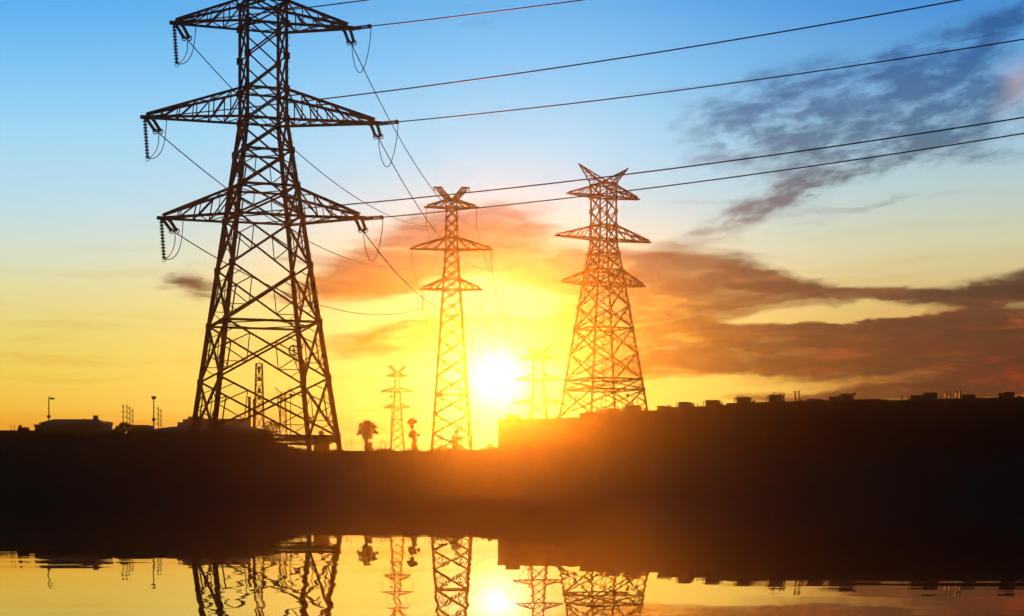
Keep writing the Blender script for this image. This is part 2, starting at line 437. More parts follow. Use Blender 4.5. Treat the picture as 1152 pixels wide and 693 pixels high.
# ------------------------------------------------------------------ lattice pylon
class Tower:
    def __init__(t, name, label, px, Y, base_py, rot, prof, nodes, rings, arms, top_y, leg_w, br_w, thin_w, redundant=True, group=None, tilt=0.0, bay=3.0):
        t.tilt = tilt; t.bay = bay; t.Y = Y; t.x = X(px, Y); t.rot = math.radians(rot)
        t.z0 = ground(t.x, Y) - 0.1
        t.obj = thing(name, label, 'pylon', (t.x, Y, t.z0), t.rot, group)
        t.prof = [(Z(y, Y) - t.z0, s) for y, s in prof]      # (height, half side)
        t.prof.sort()
        t.nodes = [0.0] + [Z(y, Y) - t.z0 for y in nodes]
        t.top = Z(top_y, Y) - t.z0
        t.leg_w, t.br_w, t.thin_w = leg_w, br_w, thin_w
        t.legs(); t.faces(redundant)
        for y in rings: t.plan(Z(y, Y) - t.z0)
        t.arms = {}
        for k, (yb, yt, L) in enumerate(arms):
            for sg in (-1, 1): t.arm(k, sg, Z(yb, Y) - t.z0, Z(yt, Y) - t.z0, L)
    def s(t, z):
        p = t.prof
        if z <= p[0][0]:
            k = (p[1][1] - p[0][1]) / (p[1][0] - p[0][0]); return p[0][1] + k * (z - p[0][0])
        for (z0, a), (z1, b) in zip(p, p[1:]):
            if z <= z1: return a + (b - a) * (z - z0) / (z1 - z0)
        return p[-1][1]
    def c(t, i, z):
        s = t.s(z); q = ((-1, -1), (1, -1), (1, 1), (-1, 1))[i % 4]
        return Vector((q[0] * s, q[1] * s, z))
    def local(t, w):
        return Matrix.Rotation(-t.rot, 3, 'Z') @ (Vector(w) - Vector((t.x, t.Y, t.z0)))
    def world(t, l):
        return Matrix.Rotation(t.rot, 3, 'Z') @ Vector(l) + Vector((t.x, t.Y, t.z0))
    def legs(t):
        zs = sorted(set([-1.9, 0.0] + [p[0] for p in t.prof if 0 < p[0] < t.top] + [t.top] + t.nodes))
        zs = [z for z in zs if z <= t.top + 1e-6]
        for i in range(4):
            mb = MB()
            for a, b in zip(zs, zs[1:]):
                w = t.leg_w * (1.0 - 0.35 * a / t.top)
                mb.bar(t.c(i, a), t.c(i, b), w)
            for z in t.nodes[1:]:
                p = t.c(i, z); w = t.leg_w * 1.5
                mb.box(p.x - w / 2, p.x + w / 2, p.y - t.leg_w * .62, p.y + t.leg_w * .62, p.z - w * .55, p.z + w * .55)
            if i in (1,):          # step bolts
                z = 3.0
                while z < t.top - 1:
                    p = t.c(i, z); mb.bar(p, p + Vector((t.leg_w * .95, -.05, 0)), 0.05); z += 0.9
            leg = mb.build('leg', 'weathered_steel', t.obj)
            f = MB(); p = t.c(i, 0.0); f.box(p.x - .5, p.x + .5, p.y - .5, p.y + .5, -2.6, -0.9)
            f.build('footing', 'concrete', leg)
    def faces(t, red):
        for i in range(4):
            mb = MB()
            for a, b in zip(t.nodes, t.nodes[1:]):
                A0, B0, A1, B1 = t.c(i, a), t.c(i + 1, a), t.c(i, b), t.c(i + 1, b)
                w0 = (A0 - B0).length; w1 = (A1 - B1).length
                k = w0 / (w0 + w1)
                Cc = A0.lerp(B1, k)
                bw = t.br_w * (0.8 if w0 < 5.2 else 1.0)
                mb.angle(A0, B1, bw); mb.angle(B0, A1, bw)
                if red and w0 > 5.5:
                    for L0, L1 in ((A0, A1), (B0, B1)):
                        M1 = L0.lerp(Cc, .5); M2 = L1.lerp(Cc, .5); Lm = L0.lerp(L1, k)
                        mb.angle(M1, M2, t.thin_w)
                        mb.angle(M1, Lm, t.thin_w); mb.angle(M2, Lm, t.thin_w)
                        if w0 > 9:
                            mb.angle(L0.lerp(M1, .5), L0.lerp(Lm, .5), t.thin_w * .8)
                            mb.angle(L1.lerp(M2, .5), L1.lerp(Lm, .5), t.thin_w * .8)
                            mb.angle(M1, L0.lerp(Lm, .5), t.thin_w * .8)
            mb.build('face_bracing', 'weathered_steel', t.obj)
    def plan(t, z):
        mb = MB()
        for i in range(4):
            mb.angle(t.c(i, z), t.c(i + 1, z), t.br_w * 1.15)
        if z < 4.0:
            mb.build('horizontal_frame', 'weathered_steel', t.obj); return
        ms = [t.c(i, z).lerp(t.c(i + 1, z), .5) for i in range(4)]
        for i in range(4): mb.angle(ms[i], ms[(i + 1) % 4], t.thin_w)
        mb.build('horizontal_frame', 'weathered_steel', t.obj)
    def arm(t, k, sg, zb, zt, L):
        mb = MB(); sb = t.s(zb); st = t.s(zt); e = 0.28
        tipz = zb + 0.12 + sg * t.tilt
        ch = {}
        for q in (-1, 1):
            ch['b', q] = (Vector((sg * sb, q * sb, zb)), Vector((sg * L, q * e, tipz)))
            ch['t', q] = (Vector((sg * st, q * st, zt)), Vector((sg * (L - .3), q * e, tipz + 0.35)))
        cw = t.br_w * 1.25
        for a, b in ch.values(): mb.angle(a, b, cw)
        mb.box(min(sg * (L - 1.1), sg * (L + .35)), max(sg * (L - 1.1), sg * (L + .35)), -e, e, tipz - .14, tipz + .2)
        n = max(3, int(round((L - sb) / t.bay)))
        pt = lambda key, f: ch[key][0].lerp(ch[key][1], f)
        tw = t.thin_w
        for q in (-1, 1):
            for i in range(1, n):
                f = i / n
                mb.angle(pt(('b', q), f), pt(('t', q), f), tw)
                mb.angle(pt(('t', q), (i - 1) / n), pt(('b', q), f), tw * 1.2)
        for i in range(n):
            q = 1 if i % 2 else -1
            mb.angle(pt(('b', q), i / n), pt(('b', -q), (i + 1) / n), tw)
            mb.angle(pt(('t', -q), i / n), pt(('t', q), (i + 1) / n), tw)
            mb.angle(pt(('b', -1), i / n), pt(('b', 1), i / n), tw)
        o = mb.build('crossarm', 'weathered_steel', t.obj)
        t.arms[k, sg] = (o, Vector((sg * L, 0, tipz - .1)))
    def spike(t, sg, L, H):                # tension tower: earth-wire peak growing from the body top
        mb = MB(); s = t.s(t.top); tip = Vector((sg * L, 0, t.top + H)); w = t.br_w
        A = [Vector((sg * s, q * s, t.top)) for q in (-1, 1)]; B = [Vector((-sg * s * .15, q * s * .55, t.top + .7)) for q in (-1, 1)]
        for p in A + B: mb.angle(p, tip, w)
        for f in (.2, .4, .6, .8):
            a = [p.lerp(tip, f) for p in A + B]
            mb.angle(a[0], a[2], t.thin_w); mb.angle(a[1], a[3], t.thin_w); mb.angle(a[0], a[1], t.thin_w); mb.angle(a[2], a[3], t.thin_w)
            g0 = [p.lerp(tip, f - .2) for p in A + B]
            mb.angle(g0[0], a[2], t.thin_w); mb.angle(g0[1], a[3], t.thin_w)
        for p, q in ((A[0], B[0]), (A[1], B[1])): mb.angle(p, q, w)
        mb.bar(B[0], B[1], w)
        mb.build('earth_wire_peak', 'weathered_steel', t.obj)
    def horn(t, sg, L, H):                 # suspension tower: slim raised horn
        mb = MB(); s = t.s(t.top); w = t.br_w
        for q in (-1, 1):
            a0 = Vector((sg * s * 1.0, q * s, t.top)); a1 = Vector((sg * s * .05, q * s, t.top + .1))
            b0 = Vector((sg * (L - .1), q * .2, t.top + H - .5)); b1 = Vector((sg * (L - 1.1), q * .2, t.top + H))
            mb.angle(a0, b0, w); mb.angle(a1, b1, w)
            for i in range(6):
                f, h = i / 6, (i + 1) / 6
                mb.angle(a0.lerp(b0, f), a1.lerp(b1, h), t.thin_w); mb.angle(a0.lerp(b0, h), a1.lerp(b1, h), t.thin_w)
        mb.bar(Vector((sg * (L - 1.3), 0, t.top + H)), Vector((sg * (L + .5), 0, t.top + H - .05)), w * 1.4)
        mb.bar(Vector((sg * (L + .3), 0, t.top + H)), Vector((sg * (L + .35), 0, t.top + H - .9)), w * .8)
        mb.build('earth_wire_horn', 'weathered_steel', t.obj)

# half side in metres against photo height; the big pylon is 10 px per metre
def tension_prof(ylow, ppm):      # the same family of pylon at another scale: low arm row in px, px per metre
    return [(ylow - 145.5 / 10 * ppm * 1.0, 2.2), (ylow - 11.0 * ppm, 2.2), (ylow, 3.72), (ylow + 26.5 * ppm, 7.3)]

T1 = Tower('transmission_tower', 'largest and nearest dark steel pylon, standing at the left with strung insulators', 296, 200, 508, 20,
           [(-20, 2.2), (136.5, 2.2), (246, 3.62), (508, 7.05)],
           [492, 428, 365, 302, 246, 212, 172, 136.5, 103, 66, 30, 4],
           [492, 365, 246, 212, 172, 136.5, 103, 30, 4],
           [(246.5, 214, 11.5), (136.5, 103, 13.3), (30, 4, 10.1)], 4, 0.43, 0.23, 0.12, tilt=0.62, bay=2.0)
for sg in (-1, 1): T1.spike(sg, 7.2, 5.0)

# second pylon of the same family, farther and taller
T3 = Tower('transmission_tower', 'tall four-legged tension pylon rising behind the long roofline right of the sun', 679, 444, 506, 27,
           [(200, 2.3), (269.5, 2.3), (320, 3.9), (465, 8.0)],
           [468, 439, 427, 398, 370, 345, 320, 304, 286, 269.5, 254, 238, 222, 208],
           [439, 427, 370, 320, 304, 286, 269.5, 254, 222, 208],
           [(320, 304, 11.8), (269.5, 254, 13.5), (221.5, 209, 10.1)], 208, 0.50, 0.32, 0.17)
for sg in (-1, 1): T3.spike(sg, 7.2, 4.7)

T5 = Tower('transmission_tower', 'faintest pylon with spread arms, washed out just right of the setting sun', 606, 600, 508, 4,
           [(390, 1.65), (428, 1.8), (454, 2.15), (508, 3.9)],
           [492, 480, 469, 454, 445, 436, 428, 420, 412, 404, 399],
           [454, 428, 404],
           [(454, 448, 8.5), (428, 421, 8.0), (404, 399, 6.0)], 399, 0.42, 0.28, 0.2, False)
for sg in (-1, 1): T5.spike(sg, 4.3, 3.4)

def susp(name, label, px, Y, rot, k, ys, prof, nodes, rings, lw, bw, tw, red, Ls, ins, group=None):
    t = Tower(name, label, px, Y, 506, rot, prof, nodes, rings, ys, nodes[-1], lw, bw, tw, red, group)
    for sg in (-1, 1): t.horn(sg, 3.3 * k, 2.7 * k)
    t.ends = {}
    for (kk, sg), (o, tip) in t.arms.items():
        tip = tip + Vector((-sg * .15, 0, 0))
        bot = tip - Vector((0, 0, ins))
        mb = MB(); string_mb(mb, tip, bot, 0.11 * k, 12, 0.05)
        mb.bar(bot + Vector((-.35, 0, 0)), bot + Vector((.35, 0, 0)), .12)
        mb.build('insulator_string', 'porcelain', o)
        t.ends[kk, sg] = t.world(bot)
    return t
k2 = 370 / 2000
T2 = susp('transmission_tower', 'slim orange-lit suspension pylon in the middle, directly left of the setting sun', 508, 370, 3, 1.0,
          [(326, 314, 33.5 * k2), (281, 267.5, 45.5 * k2), (234, 225.5, 29 * k2)],
          [(225, 5.7 * k2), (280, 6.4 * k2), (326, 9.6 * k2), (506, 22 * k2)],
          [488, 466, 444, 423, 402, 383, 366, 351, 338, 326, 314, 303, 292, 281, 267.5, 257, 246, 234, 225.5],
          [444, 326, 314, 281, 267.5, 234, 225.5], 0.40, 0.26, 0.15, True, None, 3.9)
k4 = 620 / 2000
T4 = susp('transmission_tower', 'small distant suspension pylon between two clumped trees, beside a thin lamp pole', 447, 620, 2, 0.9,
          [(459, 454, 14.5 * k4), (441, 436, 17.5 * k4), (423.5, 420, 11.5 * k4)],
          [(419, 2.6 * k4), (440, 2.9 * k4), (459, 4.0 * k4), (506, 7.6 * k4)],
          [497, 488, 480, 472, 465, 459, 454, 447.5, 441, 436, 430, 423.5, 419.5],
          [472, 459, 441, 423.5], 0.42, 0.28, 0.2, False, None, 2.9)
t6k = 520 / 2000

# ------------------------------------------------------------------ nearest pylon: strings, jumpers, wires
A30 = math.radians(30)
OUT = Vector((math.cos(A30), -math.sin(A30), 0))
names_v = {0: 'lower', 1: 'middle', 2: 'upper'}
targets = {(2, 1): (655, 0), (1, 1): (1152, 44), (0, 1): (1152, 150), (2, -1): (413, 0), (1, -1): (1080, 0), (0, -1): (1152, 132)}
def side(sg): return 'left' if sg < 0 else 'right'
RZ = Matrix.Rotation(-T1.rot, 3, 'Z')
for (k, sg), (arm, tip) in T1.arms.items():
    tw = T1.world(tip)
    # outgoing string (towards the right edge), twin
    o_end = tw + OUT * (2.9 if sg > 0 else 3.3) + Vector((0, 0, -0.05))
    loc = T1.local
    mb = MB(); perp = Vector((0, 0, 0.12))
    for q in (-1, 1):
        string_mb(mb, loc(tw + perp * q), loc(o_end + perp * q), 0.13, 12, 0.06)
    for f in (.18, .42, .93):
        mb.ball(loc(tw.lerp(o_end, f)), 0.27, 8, 6)
    mb.build('insulator_string', 'porcelain', arm)
    # string pair towards the next pylon
    e2 = T2.ends[k, sg]
    dh = (e2 - tw); dh.z = 0; dh.normalize()
    start = tw + Vector((-sg * .35 + (.35 if sg < 0 else 0), 0, -.1))
    b_end = start + dh * 2.5 + Vector((0.1, 0, -0.85))
    pr = Vector((dh.y, -dh.x, 0))
    mb = MB()
    for q in (-1, 1):
        a, b = start + pr * .36 * q, b_end + pr * .30 * q
        string_mb(mb, loc(a), loc(b), 0.2, 8, 0.07)
        mb.ring(loc(b), RZ @ dh, 0.27, 0.06); mb.ring(loc(a), RZ @ dh, 0.2, 0.06)
    mb.bar(loc(b_end + pr * .34), loc(b_end - pr * .34), .14)
    mb.build('insulator_string', 'porcelain', arm)
    b_end2 = b_end + dh * .2 + Vector((0, 0, -.12))
    # jumper
    if sg < 0:
        top = tw + Vector((.15, -.1, -.1)); bot = top + Vector((.3, 0, -4.35))
        mb = MB(); string_mb(mb, loc(top), loc(bot), 0.27, 12, 0.07); mb.ring(loc(bot + Vector((0, 0, -.12))), (0, 1, 0), .18, .035)
        mb.build('insulator_string', 'porcelain', arm)
        def bez(a, b, c, d, n=18):
            return [a * (1 - u) ** 3 + b * 3 * u * (1 - u) ** 2 + c * 3 * u * u * (1 - u) + d * u ** 3 for u in [i / n for i in range(n + 1)]]
        m1 = bez(o_end, o_end + Vector((-.1, 0, -2.6)), bot + Vector((1.9, -.4, -.35)), bot)
        m2 = bez(bot, bot + Vector((.5, .4, .2)), b_end2 + Vector((.2, 0, -1.8)), b_end2)
        mb = MB().tube([loc(p) for p in m1 + m2[1:]], .048, 6)
    else:
        n = 26; pts = []
        depth = 4.9
        for i in range(n + 1):
            u = i / n; p = o_end.lerp(b_end2, u)
            w = math.sqrt(max(0, 1 - (2 * u - 1) ** 2))
            p.z = p.z - depth * (0.55 * w + 0.45 * (1 - (2 * u - 1) ** 2)) * .86
            pts.append(p)
        mb = MB().tube([loc(p) for p in pts], .048, 6)
    mb.build('jumper_loop', 'aluminium_wire', arm, True)
    # vibration damper on the departing wire
    # conductor to the next pylon
    n = 48; pts = []
    for i in range(n + 1):
        u = i / n; p = b_end2.lerp(e2, u); p.z -= 4.4 * 4 * u * (1 - u); pts.append(p)
    o = MB().tube(pts, .062, 6).build('power_line', 'aluminium_wire', None, True)
    tag(o, f'sagging wire from the {names_v[k]} {side(sg)} arm of the nearest pylon to the slim middle pylon', 'power line', 'wires from the nearest pylon to the middle pylon')
    # conductor leaving to the right
    tx, ty = targets[k, sg]; u_ = (tx - 576) / F
    t1 = (u_ * o_end.y - o_end.x) / (OUT.x + u_ * -OUT.y)
    Y1 = o_end.y + OUT.y * t1; z1 = (HY - ty) / F * Y1 + CAMZ
    pts = []; T = 150.0
    kk = 4.6e-4
    for i in range(61):
        s_ = T * i / 60
        p = o_end + OUT * s_
        p.z = o_end.z + (z1 - o_end.z) * s_ / t1 - kk * s_ * (t1 - s_)
        pts.append(p)
    o = MB().tube(pts, .066, 6).build('power_line', 'aluminium_wire', None, True)
    tag(o, f'taut wire running from the {names_v[k]} {side(sg)} arm of the nearest pylon towards the upper right', 'power line', 'wires leaving the nearest pylon to the right')
    # middle pylon onward to the faint pylon by the sun
    e5 = T5.world(T5.arms[k, sg][1])
    pts = []
    for i in range(49):
        u = i / 48; p = e2.lerp(e5, u); p.z -= 15 * 4 * u * (1 - u); pts.append(p)
    o = MB().tube(pts, .06, 5).build('power_line', 'aluminium_wire', None, True)
    tag(o, f'hair-thin wire from the {names_v[k]} {side(sg)} insulator of the middle pylon, dropping towards the sun', 'power line', 'wires beyond the middle pylon')

# thin far wire crossing the upper right corner
pa = P(700, 106, 260); pb = P(1160, 29, 170)
o = MB().tube([pa.lerp(pb, i / 20) + Vector((0, 0, -.8 * 4 * (i / 20) * (1 - i / 20))) for i in range(25)], .012, 5).build('power_line', 'aluminium_wire', None, True)
tag(o, 'thinnest faint wire, above the others in the upper right cloud', 'power line')

# hoop and cables hung on the nearest pylon
hz = Z(394, 195) - T1.z0; hy = -T1.s(hz) - .3
hx = 2.15
mb = MB().ring((hx, hy, hz), (0, 1, 0), .52, .09, 24, 6)
mb.bar((hx - .5, hy, hz), (hx + .5, hy, hz), .1); mb.bar((hx, hy, hz - .5), (hx, hy, hz + .5), .1)
mb.ball((hx, hy, hz), .14); mb.bar((hx, hy, hz), (hx + .2, hy + .35, hz), .12)
hp = mb.build('cable_hoop', 'weathered_steel', T1.obj)
for q, (dxx, w, dp) in enumerate(((.2, .55, 2.0), (.35, .8, 2.4), (.5, 1.0, 2.7))):
    a = Vector((hx + dxx - .3, hy + .2, hz - .4)); b = Vector((hx + 1.5, hy + .2, hz - .9))
    pts = []
    for i in range(15):
        u = i / 14; p = a.lerp(b, u); p.z -= dp * 4 * u * (1 - u) * .75; pts.append(p)
    MB().tube(pts, .03, 5).build('hanging_cable', 'aluminium_wire', hp, True)
lc = T1.c(2, hz - 2.2)
mb = MB().box(lc.x - .25, lc.x + .3, lc.y - .75, lc.y - .28, hz - 3.4, hz - 1.4)
mb.ball((lc.x, lc.y - .5, hz - 1.2), .36)
mb.build('equipment_box', 'painted_metal', T1.obj)

# ------------------------------------------------------------------ buildings
def building(name, label, P0, P1, depth, zt, m, rows, cols, roof='flat', win=(1.3, 1.35), door=True, group=None, roof_m='roof_felt', cat='building', hip=.8):
    P0 = Vector((P0[0], P0[1])); P1 = Vector((P1[0], P1[1]))
    d = P1 - P0; Wd = d.length; rz = math.atan2(d.y, d.x)
    zb = min(ground(P0.x, P0.y), ground(P1.x, P1.y))
    o = thing(name, label, cat, (P0.x, P0.y, zb), rz, group)
    H = zt - zb
    par = 0.45 if roof == 'flat' else 0.0
    MB().box(0, Wd, 0, depth, -1.5, H - par).build('wall', m, o)
    r = MB()
    if roof == 'flat':
        r.box(-.12, Wd + .12, -.12, depth + .12, H - par, H - par + .12)
        for a in ((-.12, Wd + .12, -.12, .14), (-.12, Wd + .12, depth - .14, depth + .12), (-.12, .14, .14, depth - .14), (Wd - .14, Wd + .12, .14, depth - .14)):
            r.box(a[0], a[1], a[2], a[3], H - par + .12, H)
    else:
        e = .4; rh = roof
        hp_ = min(depth / 2, Wd / 2) * hip
        vs = [(-e, -e, H), (Wd + e, -e, H), (Wd + e, depth + e, H), (-e, depth + e, H), (hp_, depth / 2, H + rh), (Wd - hp_, depth / 2, H + rh),
              (-e, -e, H - .15), (Wd + e, -e, H - .15), (Wd + e, depth + e, H - .15), (-e, depth + e, H - .15)]
        r.add(vs, [(0, 1, 5, 4), (1, 2, 5), (2, 3, 4, 5), (3, 0, 4), (6, 7, 1, 0), (7, 8, 2, 1), (8, 9, 3, 2), (9, 6, 0, 3), (9, 8, 7, 6)])
    ro = r.build('roof', roof_m, o)
    if rows and cols:
        ww, wh = win
        fm = MB(); t = .08
        fm.box(0, ww, -.09, .02, 0, t).box(0, ww, -.09, .02, wh - t, wh).box(0, t, -.09, .02, t, wh - t).box(ww - t, ww, -.09, .02, t, wh - t).box(ww / 2 - t / 2, ww / 2 + t / 2, -.08, .02, t, wh - t)
        fm.box(-.1, ww + .1, -.2, .02, -.1, -.002)
        fme = fm.mesh('window'); fme.materials.append(MATS['window_frame'])
        gme = MB().box(t, ww - t, -.04, -.02, t, wh - t).mesh('pane'); gme.materials.append(MATS['window_glass'])
        for rr in range(rows):
            for cc in range(cols):
                if rr == 0 and cc == cols // 2 and door: continue
                w = bpy.data.objects.new('window', fme); COL.objects.link(w); w.parent = o
                w.location = ((cc + .5) * Wd / cols - ww / 2, 0, H * (rr + .32) / rows)
                p_ = bpy.data.objects.new('pane', gme); COL.objects.link(p_); p_.parent = w
        if door:
            dd = MB().box(-.55, .55, -.06, .02, 0.0, 2.1).build('door', 'painted_metal', o)
            dd.location = ((cols // 2 + .5) * Wd / cols, 0, .1)
            MB().box(.36, .44, -.12, -.06, .95, 1.1).build('handle', 'weathered_steel', dd)
    return o, ro, Wd, H

# the long row on the right, receding towards the sun
LA = Vector((X(560, 372), 372.0)); LB = Vector((X(1152, 318), 318.0)); LD = LB - LA
def on_row(px):
    u = (px - 576) / F
    t = (u * LA.y - LA.x) / (LD.x - u * LD.y)
    return LA + LD * t
row = [
    (560, 657.5, 470.5, 'plaster', 5, 'leftmost block of the long roofline, glowing orange below the sun'),
    (658, 744, 462.5, 'brick', 4, 'dark block of the row with the four-legged pylon rising behind it'),
    (744.6, 817, 457.3, 'plaster', 3, 'row block just right of the four-legged pylon, with square roof boxes'),
    (817.6, 853, 453, 'pale_plaster', 2, 'narrowest block of the right hand row, with one railed roof box'),
    (853.6, 987, 450.6, 'brick', 6, 'wide dark block with paired roof pipes, left of the narrow gap in the row'),
    (989.8, 1225, 448.5, 'plaster', 9, 'rightmost longest black block, beyond the narrow gap in the roofline'),
]
boxes = [(566, 577, 466.5, 0), (649, 657, 464.5, 0), (679, 688.5, 459.3, 1), (700, 713, 456, 1), (736.5, 744, 456.5, 1), (760.5, 771, 452.2, 2), (791, 803, 450, 2),
         (826, 838, 446.6, 3), (862, 874, 444.2, 4), (905, 916, 448.6, 4), (930, 941, 446, 4), (942, 954, 443, 4),
         (1022, 1034, 444.6, 5), (1036, 1049.5, 441.6, 5), (1079.5, 1092.5, 443.8, 5), (1121.5, 1126.5, 442.2, 5), (1128, 1136.5, 441, 5)]
rails = {2, 3, 5, 6, 7, 8, 12}
pipes = [(875.3, 880.5, 442.8, 4), (892, 897.5, 440.2, 4), (1062, 1067.5, 441.2, 5), (1074, 1079, 440, 5), (749, 752.5, 456, 2), (775, 778, 454, 2)]
blocks = []
for i, (x0, x1, yt, m, cols, lab) in enumerate(row):
    a, b = on_row(x0), on_row(x1)
    mid = (a + b) / 2
    zt = Z(yt, mid.y if i < 5 else on_row(1070).y)
    blocks.append(building('row_building', lab, a, b, 12.0, zt, m, 3, cols, group='blocks of the long row on the right') + (a, b))
def to_block(i, px, py, back=1.2):
    o, ro, Wd, H, a, b = blocks[i]
    d = (b - a).normalized(); p = on_row(px)
    s = (p - a).length * (1 if (p - a).dot(d) > 0 else -1)
    q = p + Vector((-d.y, d.x)) * back
    return s, Z(py, q.y) - o.location.z
def hspan(i, x0, x1, back):
    s0, _ = to_block(i, x0, 450, back); s1, _ = to_block(i, x1, 450, back); return s0, s1
for bi, (x0, x1, yt, i) in enumerate(boxes):
    o, ro, Wd, H, a, b = blocks[i]
    bk = 1.0
    s0, s1 = hspan(i, x0, x1, bk); _, z = to_block(i, (x0 + x1) / 2, yt, bk)
    s0 = max(s0, .2); s1 = min(s1, Wd - .2)
    mb = MB().box(s0 + .06, s1 - .06, bk, bk + 2.2, H - .33, z - .12)
    mb.box(s0, s1, bk - .1, bk + 2.3, z - .12, z)
    h = mb.build('rooftop_housing', 'concrete', o)
    if bi in rails:
        rm = MB()
        for e in (s0 - .35, s1 + .35):
            rm.bar((e, bk, H - .3), (e, bk, z - .15), .11); rm.bar((e, bk + 1.6, H - .3), (e, bk + 1.6, z - .15), .07)
            for zz in (z - .3, z - .7): rm.bar((e, bk, zz), (e, bk + 1.6, zz), .1)
            rm.bar((e, bk, z - .35), (s0 if e < s0 else s1, bk, z - .35), .1)
        if bi in (2, 5, 6):
            rm.bar((s1 + 1.5, bk, H - .3), (s1 + 1.5, bk, z - .4), .11); rm.bar((s1 + .35, bk, z - .45), (s1 + 1.5, bk, z - .45), .1); rm.bar((s1 + .35, bk, z - .9), (s1 + 1.5, bk, z - .9), .1)
        rm.build('guard_rail', 'weathered_steel', h)
    if bi == 8:
        MB().bar(((s0 + s1) / 2 - .5, bk + 1, z), ((s0 + s1) / 2 - .3, bk + 1, z + .45), .14).bar(((s0 + s1) / 2 - .9, bk + 1, z + .2), ((s0 + s1) / 2 + .1, bk + 1, z + .5), .1).build('aerial', 'weathered_steel', h)
for x0, x1, yt, i in pipes:
    o, ro, Wd, H, a, b = blocks[i]
    s0, s1 = hspan(i, x0, x1, .9); _, z = to_block(i, x0, yt, .9)
    mb = MB()
    for e in (s0 + .1, s1 - .1):
        mb.tube([(e, .9, H - .35), (e, .9, z)], .14, 8); mb.box(e - .22, e + .22, .7, 1.1, z - .1, z + .03); mb.box(e - .17, e + .17, .75, 1.05, H - .35, H + .12)
    mb.bar((s0, .9, z - .45), (s1, .9, z - .45), .1)
    mb.build('vent_pipe_pair', 'painted_metal', o)
for px, yt, i in ((588, 468.5, 0), (612, 469, 0), (668, 460, 1), (673, 461, 1), (692, 458.5, 1), (723, 458.5, 1), (782, 454.5, 2), (786, 455, 2), (809, 453.5, 2), (845, 450, 3), (899, 448, 4), (921, 448.3, 4), (966, 447.5, 4), (1012, 446, 5), (1056, 445.5, 5), (1104, 446, 5), (1145, 446, 5)):
    o, ro, Wd, H, a, b = blocks[i]
    s_, z = to_block(i, px, yt, 1.3)
    mb = MB().tube([(s_, 1.3, H - .35), (s_, 1.3, z)], .09, 6)
    if px % 3: mb.bar((s_ - .3, 1.3, z - .15), (s_ + .35, 1.3, z - .1), .08)
    if px % 2: mb.box(s_ - .35, s_ + .3, 1.1, 1.6, H - .33, H + .25)
    mb.build('roof_stub', 'painted_metal', o)
# cowl, dome
o, ro, Wd, H, a, b = blocks[4]
s, z = to_block(4, 957.5, 442, 1.0)
MB().tube([(s, 1, H - .35), (s, 1, z - .6), (s + .12, 1, z - .3), (s + .5, 1, z - .1)], .16, 8, [.12, .12, .2, .3]).build('vent_cowl', 'painted_metal', o)
o, ro, Wd, H, a, b = blocks[0]
s, z = to_block(0, 623, 467.6, 1.4)
MB().ball((s, 1.6, H - .35), .85, 14, 8, .95).build('roof_dome', 'painted_metal', o)
s, z = to_block(0, 640, 469, 1.0)
MB().box(s - .8, s + .8, .9, 1.6, H - .33, H + .15).build('skylight', 'window_glass', o)
# stepped parapet roof edge pieces
o, ro, Wd, H, a, b = blocks[2]
s, z = to_block(2, 812, 455.6, .5); MB().box(s - .9, s + .75, .15, 3, H - .33, z).build('stair_bulkhead', 'concrete', o)
o, ro, Wd, H, a, b = blocks[5]
s, z = to_block(5, 990, 452, .5)

# left-hand buildings
def flat(name, label, x0, x1, yt, Y, m, rows, cols, depth=9, roof='flat', group=None, Yb=None, **kw):
    a = (X(x0, Y), Y); b = (X(x1, Yb or Y), Yb or Y)
    return building(name, label, a, b, depth, Z(yt, Y), m, rows, cols, roof, group=group, **kw)
o, ro, Wd, H = flat('workshop', 'long low black shed at the far left edge with a stub chimney', -40, 38, 484, 330, 'brick', 1, 5)
mb = MB()
s0 = (18 + 40) / 78 * Wd
mb.box(s0, s0 + 1.7, 1, 3, H - .33, H + .6); mb.box(s0 + .15, s0 + .6, 1.2, 1.7, H + .6, H + 1.0); mb.build('chimney', 'brick', o)
for q in (49, 53):
    MB().tube([(q / 78 * Wd, 2, H - .3), (q / 78 * Wd, 2, H + 1.15)], .05, 6).build('aerial', 'weathered_steel', o)
o, ro, Wd, H = flat('pump_house', 'small pale boxy hut between the far left shed and the wide hall', 39, 46.5, 477.5, 360, 'pale_plaster', 2, 1, 5, door=False)
o, ro, Wd, H = flat('hall', 'wide hall with sloping roof ends behind the left lamp post', 46, 112, 476, 345, 'plaster', 2, 6, 9, roof=0.95, roof_m='roof_tile', hip=.28)
MB().box(9.2, 10.0, 4, 4.8, H + .5, H + 1.55).box(9.1, 10.1, 3.9, 4.9, H + 1.55, H + 1.65).build('chimney', 'brick', ro)
o, ro, Wd, H = flat('annex', 'flat-roofed annex at the right end of the wide hall', 109.5, 119, 474, 362, 'plaster', 2, 1, 6, door=False)
o, ro, Wd, H = flat('store_building', 'small flat store beside the bush and antenna poles', 147, 165, 478, 345, 'brick', 2, 2, 6)
o, ro, Wd, H = flat('house', 'low house with long hipped roof just left of the nearest pylon', 165, 300, 484, 262, 'plaster', 1, 5, 8, roof=0.7, roof_m='roof_tile')
o, ro, Wd, H = flat('stepped_building', 'pale stepped building seen through the left legs of the nearest pylon', 211, 274, 471, 420, 'pale_plaster', 3, 5, 10)
MB().box(-2.6, -.1, 1, 8, -1.5, H - .8).box(-1.4, -.14, 1.5, 7.5, H - .8, H - .05).box(-.1, 2.8, 1, 7, H - .33, H + .55).build('stepped_wing', 'pale_plaster', o)
mb = MB().ring((Wd * .72, -.06, H * .72), (0, 1, 0), .9, .1, 20, 5); mb.build('round_window', 'window_frame', o)
o, ro, Wd, H = flat('switch_house', 'squat hut with thin parapet inside the nearest pylon, beside two columns', 262, 279, 483, 300, 'pale_plaster', 1, 2, 5, door=False)
